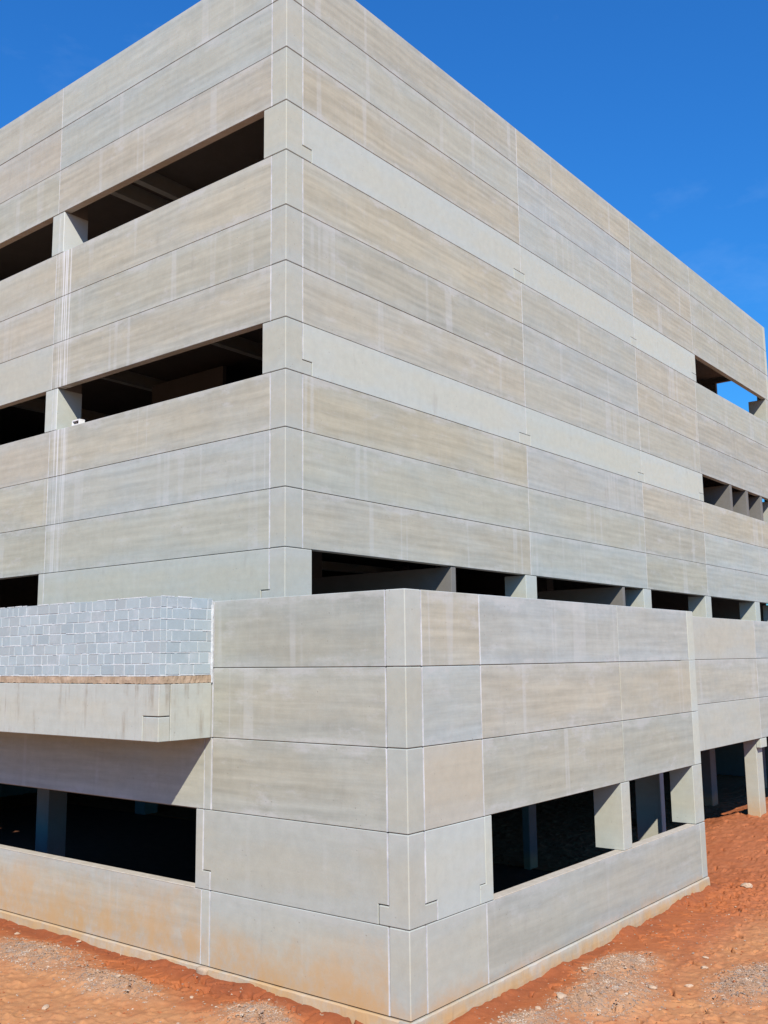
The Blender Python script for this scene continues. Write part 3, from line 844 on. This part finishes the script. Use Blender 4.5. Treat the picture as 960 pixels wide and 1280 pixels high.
box('joint_backing', (OX + 0.204, OY + 0.42, LZ[4] - 0.04), (OX + 0.225, 0.0, LZ[4] + 0.04), M_BACK, low, 0)
box('joint_backing', (OX + 0.44, OY + 0.204, LZ[4] - 0.04), (0.2, OY + 0.225, LZ[4] + 0.04), M_BACK, low, 0)
# soil floor inside, its colour darkened to carry the indoor shade
me = bpy.data.meshes.new('inner_ground')
me.from_pydata([(-1.7, -4.25, -0.02), (10.4, -4.25, -0.02), (10.4, 25, -0.02), (-1.7, 25, -0.02)], [], [(0, 1, 2, 3)])
link('ground_inside', me, plain_material('shade_toned_inner_soil', (0.11, 0.045, 0.024), (0.15, 0.066, 0.036), 3.0))['kind'] = 'structure'

# ------------------------------------------------------------------ block parapet on the beam
wall = thing('block_wall', 'blue-grey concrete block parapet with white mortar, standing on the jutting beam at left', 'wall', (FX, 4, 5.36))
BZ0, BH = 5.372, 0.1975
WT = 0.14
tintsB = [(0.345, 0.410, 0.432), (0.358, 0.424, 0.446), (0.330, 0.393, 0.416), (0.370, 0.430, 0.446), (0.350, 0.398, 0.412)]
def block(lo, hi):
    j = lambda: random.uniform(-0.0025, 0.0025)
    c = random.choice(tintsB); k = random.uniform(1.02, 1.09)
    box('block', (lo[0] + j(), lo[1] + j(), lo[2] + j()*0.7), (hi[0], hi[1] + j(), hi[2] + j()*0.7), M_BLOCK, wall, 0.006, (c[0]*k, c[1]*k, c[2]*k, 1))
for course in range(7):
    za, zb_ = BZ0 + course*BH + 0.006, BZ0 + (course + 1)*BH - 0.007
    # front
    y = 0.03 + (0.20 + random.uniform(0, 0.03) if course % 2 else 0.0)
    if course % 2: block((FX + 0.012, 0.03, za), (FX + WT, y - 0.012, zb_))
    while y < 9.0:
        w = random.choice([0.39, 0.39, 0.29, 0.29, 0.19]) + random.uniform(-0.01, 0.01)
        tz = random.uniform(-0.007, 0.004) if course == 6 else 0.0
        block((FX + 0.012, y, za), (FX + WT, y + w, zb_ + tz))
        y += w + random.uniform(0.010, 0.018)
    # return towards the low block
    x = FX + WT + 0.012 + (0.12 if course % 2 else 0.0)
    if course % 2: block((FX + WT + 0.012, 0.030, za), (x - 0.012, 0.028 + WT, zb_))
    while x < OX - 0.10:
        w = min(random.choice([0.39, 0.30, 0.39, 0.22]), OX - 0.035 - x)
        block((x, 0.030, za), (x + w, 0.028 + WT, zb_))
        x += w + random.uniform(0.010, 0.016)
def mortar_core():
    bm = bmesh.new()
    def bx(lo, hi):
        v = [bm.verts.new((x, y, z)) for x in (lo[0], hi[0]) for y in (lo[1], hi[1]) for z in (lo[2], hi[2])]
        for f in ((0, 1, 3, 2), (4, 6, 7, 5), (0, 4, 5, 1), (2, 3, 7, 6), (0, 2, 6, 4), (1, 5, 7, 3)):
            bm.faces.new([v[i] for i in f])
    top = BZ0 + 7*BH - 0.03
    bx((FX + 0.0185, 0.040, 5.354), (FX + WT - 0.012, 9.0, top))
    bx((FX + WT - 0.010, 0.038, 5.3545), (OX - 0.012, 0.03 + WT - 0.014, top - 0.002))
    link('mortar', finish(bm, 'mortar'), M_MORT, wall)
mortar_core()
# beads of squeezed-out mortar along the bed joints
bm = bmesh.new()
for course in range(8):
    z = BZ0 + course*BH
    y = 0.03
    while y < 9.0:
        w = random.uniform(0.10, 0.45)
        if random.random() < 0.62:
            t_ = random.uniform(0.006, 0.013); d = random.uniform(0.001, 0.007)
            p = [(FX + 0.012 - d, y, z - t_), (FX + 0.012 - d, y + w, z - t_*random.uniform(.6, 1)), (FX + 0.012 - d*.6, y + w, z + t_*random.uniform(.5, 1)), (FX + 0.012 - d, y, z + t_)]
            q = [(FX + 0.02, a[1], a[2]) for a in p]
            vv = [bm.verts.new(a) for a in p + q]
            for f in ((0, 1, 2, 3), (0, 1, 5, 4), (1, 2, 6, 5), (2, 3, 7, 6), (3, 0, 4, 7)): bm.faces.new([vv[i] for i in f])
        y += w + random.uniform(0.0, 0.1)
    x = FX + 0.02
    while x < OX - 0.2:
        w = random.uniform(0.10, 0.35)
        if random.random() < 0.62:
            t_ = random.uniform(0.006, 0.013); d = random.uniform(0.001, 0.007)
            p = [(x, 0.03 - d, z - t_), (x + w, 0.03 - d, z - t_), (x + w, 0.03 - d, z + t_*.7), (x, 0.03 - d, z + t_)]
            q = [(a[0], 0.04, a[2]) for a in p]
            vv = [bm.verts.new(a) for a in p + q]
            for f in ((0, 1, 2, 3), (0, 1, 5, 4), (1, 2, 6, 5), (2, 3, 7, 6), (3, 0, 4, 7)): bm.faces.new([vv[i] for i in f])
        x += w + random.uniform(0.0, 0.1)
link('mortar_beads', finish(bm, 'mortar_beads'), M_MORT, wall)['kind'] = 'stuff'
# mortar fillet between the parapet and the low block
bm = bmesh.new()
prev = None
for i in range(30):
    z = 5.22 + 1.42*i/29
    w = 0.022 + 0.012*random.random()
    cur = [bm.verts.new((OX - 0.034 + a*w, 0.012 + b - 0.006*random.random(), z)) for a, b in ((-0.6, 0.02), (-0.3, -0.004), (0.7, -0.004), (0.9, 0.02))]
    if prev:
        for j in range(3): bm.faces.new([prev[j], prev[j+1], cur[j+1], cur[j]])
    prev = cur
link('mortar_fillet', finish(bm, 'mortar_fillet'), M_MORT, wall)

# ------------------------------------------------------------------ small hollow tile left on the ledge
tile = thing('hollow_tile', 'small white hollow tile lying on the ledge of the middle left opening', 'tile', (0.10, 7.43, TZ[8]))
def hollow_tile():
    x0, x1, y0, y1, z0, z1 = 0.012, 0.17, 7.28, 7.62, TZ[8] - 0.004, TZ[8] + 0.135
    box('tile_top', (x0, y0, z1 - 0.03), (x1, y1, z1), M_WHITE, tile, 0.003)
    box('tile_base', (x0, y0, z0), (x1, y1, z0 + 0.025), M_WHITE, tile, 0.003)
    box('tile_side', (x0, y0, z0 + 0.026), (x1, y0 + 0.05, z1 - 0.031), M_WHITE, tile, 0.003)
    box('tile_side', (x0, y1 - 0.03, z0 + 0.026), (x1, y1, z1 - 0.031), M_WHITE, tile, 0.003)
    box('tile_web', (x0 + 0.01, 7.44, z0 + 0.026), (x1, 7.455, z1 - 0.031), M_DARK, tile, 0)
    box('tile_back', (x1 - 0.02, y0 + 0.051, z0 + 0.026), (x1 - 0.002, y1 - 0.031, z1 - 0.031), M_DARK, tile, 0)
hollow_tile()

# ------------------------------------------------------------------ gravel and stones
def stone_mesh(name, seed, n=1):
    r = random.Random(seed)
    bm = bmesh.new()
    bmesh.ops.create_icosphere(bm, subdivisions=n, radius=1.0)
    ax = [r.uniform(0.75, 1.2), r.uniform(0.6, 0.95), r.uniform(0.4, 0.62)]
    for v in bm.verts:
        k = r.uniform(0.78, 1.12)
        v.co = (v.co.x*ax[0]*k, v.co.y*ax[1]*k, v.co.z*ax[2]*k)
    me = bpy.data.meshes.new(name); bm.to_mesh(me); bm.free()
    return me
def scatter(name, pts, sizes, mat, label, category):
    """many small stones joined in one sheet of loose gravel"""
    base = np.array([(1, 0, 0), (-1, 0, 0), (0, 1, 0), (0, -1, 0), (0, 0, 1), (0, 0, -1)], float)
    tri = np.array([(0, 2, 4), (2, 1, 4), (1, 3, 4), (3, 0, 4), (2, 0, 5), (1, 2, 5), (3, 1, 5), (0, 3, 5)])
    n = len(pts)
    V = np.repeat(base[None], n, 0)*rng.uniform(0.55, 1.25, (n, 6, 1))
    V += rng.uniform(-0.25, 0.25, (n, 6, 3))
    V[:, :, 2] *= 0.62
    a = rng.uniform(0, 6.28, n); c, s = np.cos(a), np.sin(a)
    X = V[:, :, 0]*c[:, None] - V[:, :, 1]*s[:, None]; Yy = V[:, :, 0]*s[:, None] + V[:, :, 1]*c[:, None]
    V = np.stack([X, Yy, V[:, :, 2]], -1)*sizes[:, None, None]
    hz = ground_h(pts[:, 0], pts[:, 1])
    V[:, :, 0] += pts[:, 0:1]; V[:, :, 1] += pts[:, 1:2]; V[:, :, 2] += (hz + sizes*0.15)[:, None]
    F = (tri[None] + (np.arange(n)*6)[:, None, None]).reshape(-1, 3)
    me = bpy.data.meshes.new(name)
    me.from_pydata(V.reshape(-1, 3).tolist(), [], F.tolist())
    o = link(name, me, mat)
    o['kind'] = 'stuff'; o['label'] = label; o['category'] = category
    return o
def candidates(n, x0, x1, y0, y1, fn):
    p = np.stack([rng.uniform(x0, x1, n), rng.uniform(y0, y1, n)], -1)
    out = (p[:, 0] < OX - 0.10) | (p[:, 1] < OY - 0.10) | (p[:, 0] > 10.4)
    return p[out & (rng.uniform(0, 1, n) < fn(p[:, 0], p[:, 1]))]
pg = np.concatenate([candidates(60000, -5.6, -1.9, -4.5, 7.0, lambda x, y: gravel_mask(x, y)**1.3 + 0.012),
                     candidates(90000, -1.9, 9.0, -9.5, -4.5, lambda x, y: gravel_mask(x, y)**1.3 + 0.010)])
scatter('gravel', pg, 0.008 + 0.022*rng.uniform(0, 1, len(pg))**2.2, M_STONE, 'grey and tan gravel spread in low heaps on the red soil', 'gravel')
pc = np.concatenate([candidates(2600, -1.0, 20.0, -10.0, -4.5, lambda x, y: 0.35 + 0*x), candidates(1100, 10.4, 24.0, -6.0, -1.2, lambda x, y: 0.5 + 0*x),
                     candidates(1500, -5.6, -1.9, -4.5, 7.0, lambda x, y: 0.3 + 0*x)])
scatter('soil_clods', pc, 0.008 + 0.028*rng.uniform(0, 1, len(pc))**3, M_SOIL, 'crumbled lumps of red soil strewn over the ground', 'soil')
ROCKS = [(10.81, -5.12, 0.17, 'pale rock lying alone past the right end of the low block'),
         (2.63, -4.95, 0.085, 'small pale rock near the plinth of the right-hand face'),
         (-2.72, -0.55, 0.05, 'small cream stone on the cracked mud right of the gravel heap'),
         (-1.98, 3.70, 0.055, 'flat white stone close under the left-hand wall'),
         (-3.05, 0.98, 0.055, 'rounded pale stone on top of the left gravel heap'),
         (-4.40, 1.05, 0.085, 'long flat pale stone at the bottom left corner of the ground'),
         (1.05, -5.35, 0.13, 'chunky pinkish rock at the edge of the gravel heap by the wall'),
         (0.35, -5.30, 0.07, 'small tan rock nearest the bottom edge on the right-hand ground'),
         (2.35, -6.35, 0.10, 'broad cream rock on the gravel between the two right heaps'),
         (4.05, -6.60, 0.085, 'low cream rock out on the open soil at right'),
         (4.75, -6.35, 0.06, 'small cream rock right of the low cream rock on the open soil'),
         (2.95, -6.75, 0.075, 'flat tan rock just left of the rightmost gravel heap'),
         (-2.35, 5.30, 0.06, 'whitish stone at the far left foot of the stained wall')]
for i, (x, y, s, lab) in enumerate(ROCKS):
    me = stone_mesh('rock', 100 + i, 2)
    o = link('rock', me, M_PALE)
    o.scale = (s, s*0.8, s*0.75)
    o.rotation_euler = (random.uniform(-.2, .2), random.uniform(-.2, .2), random.uniform(0, 6))
    o.location = (x, y, gz(x, y) + s*0.16)
    o['label'] = lab; o['category'] = 'rock'
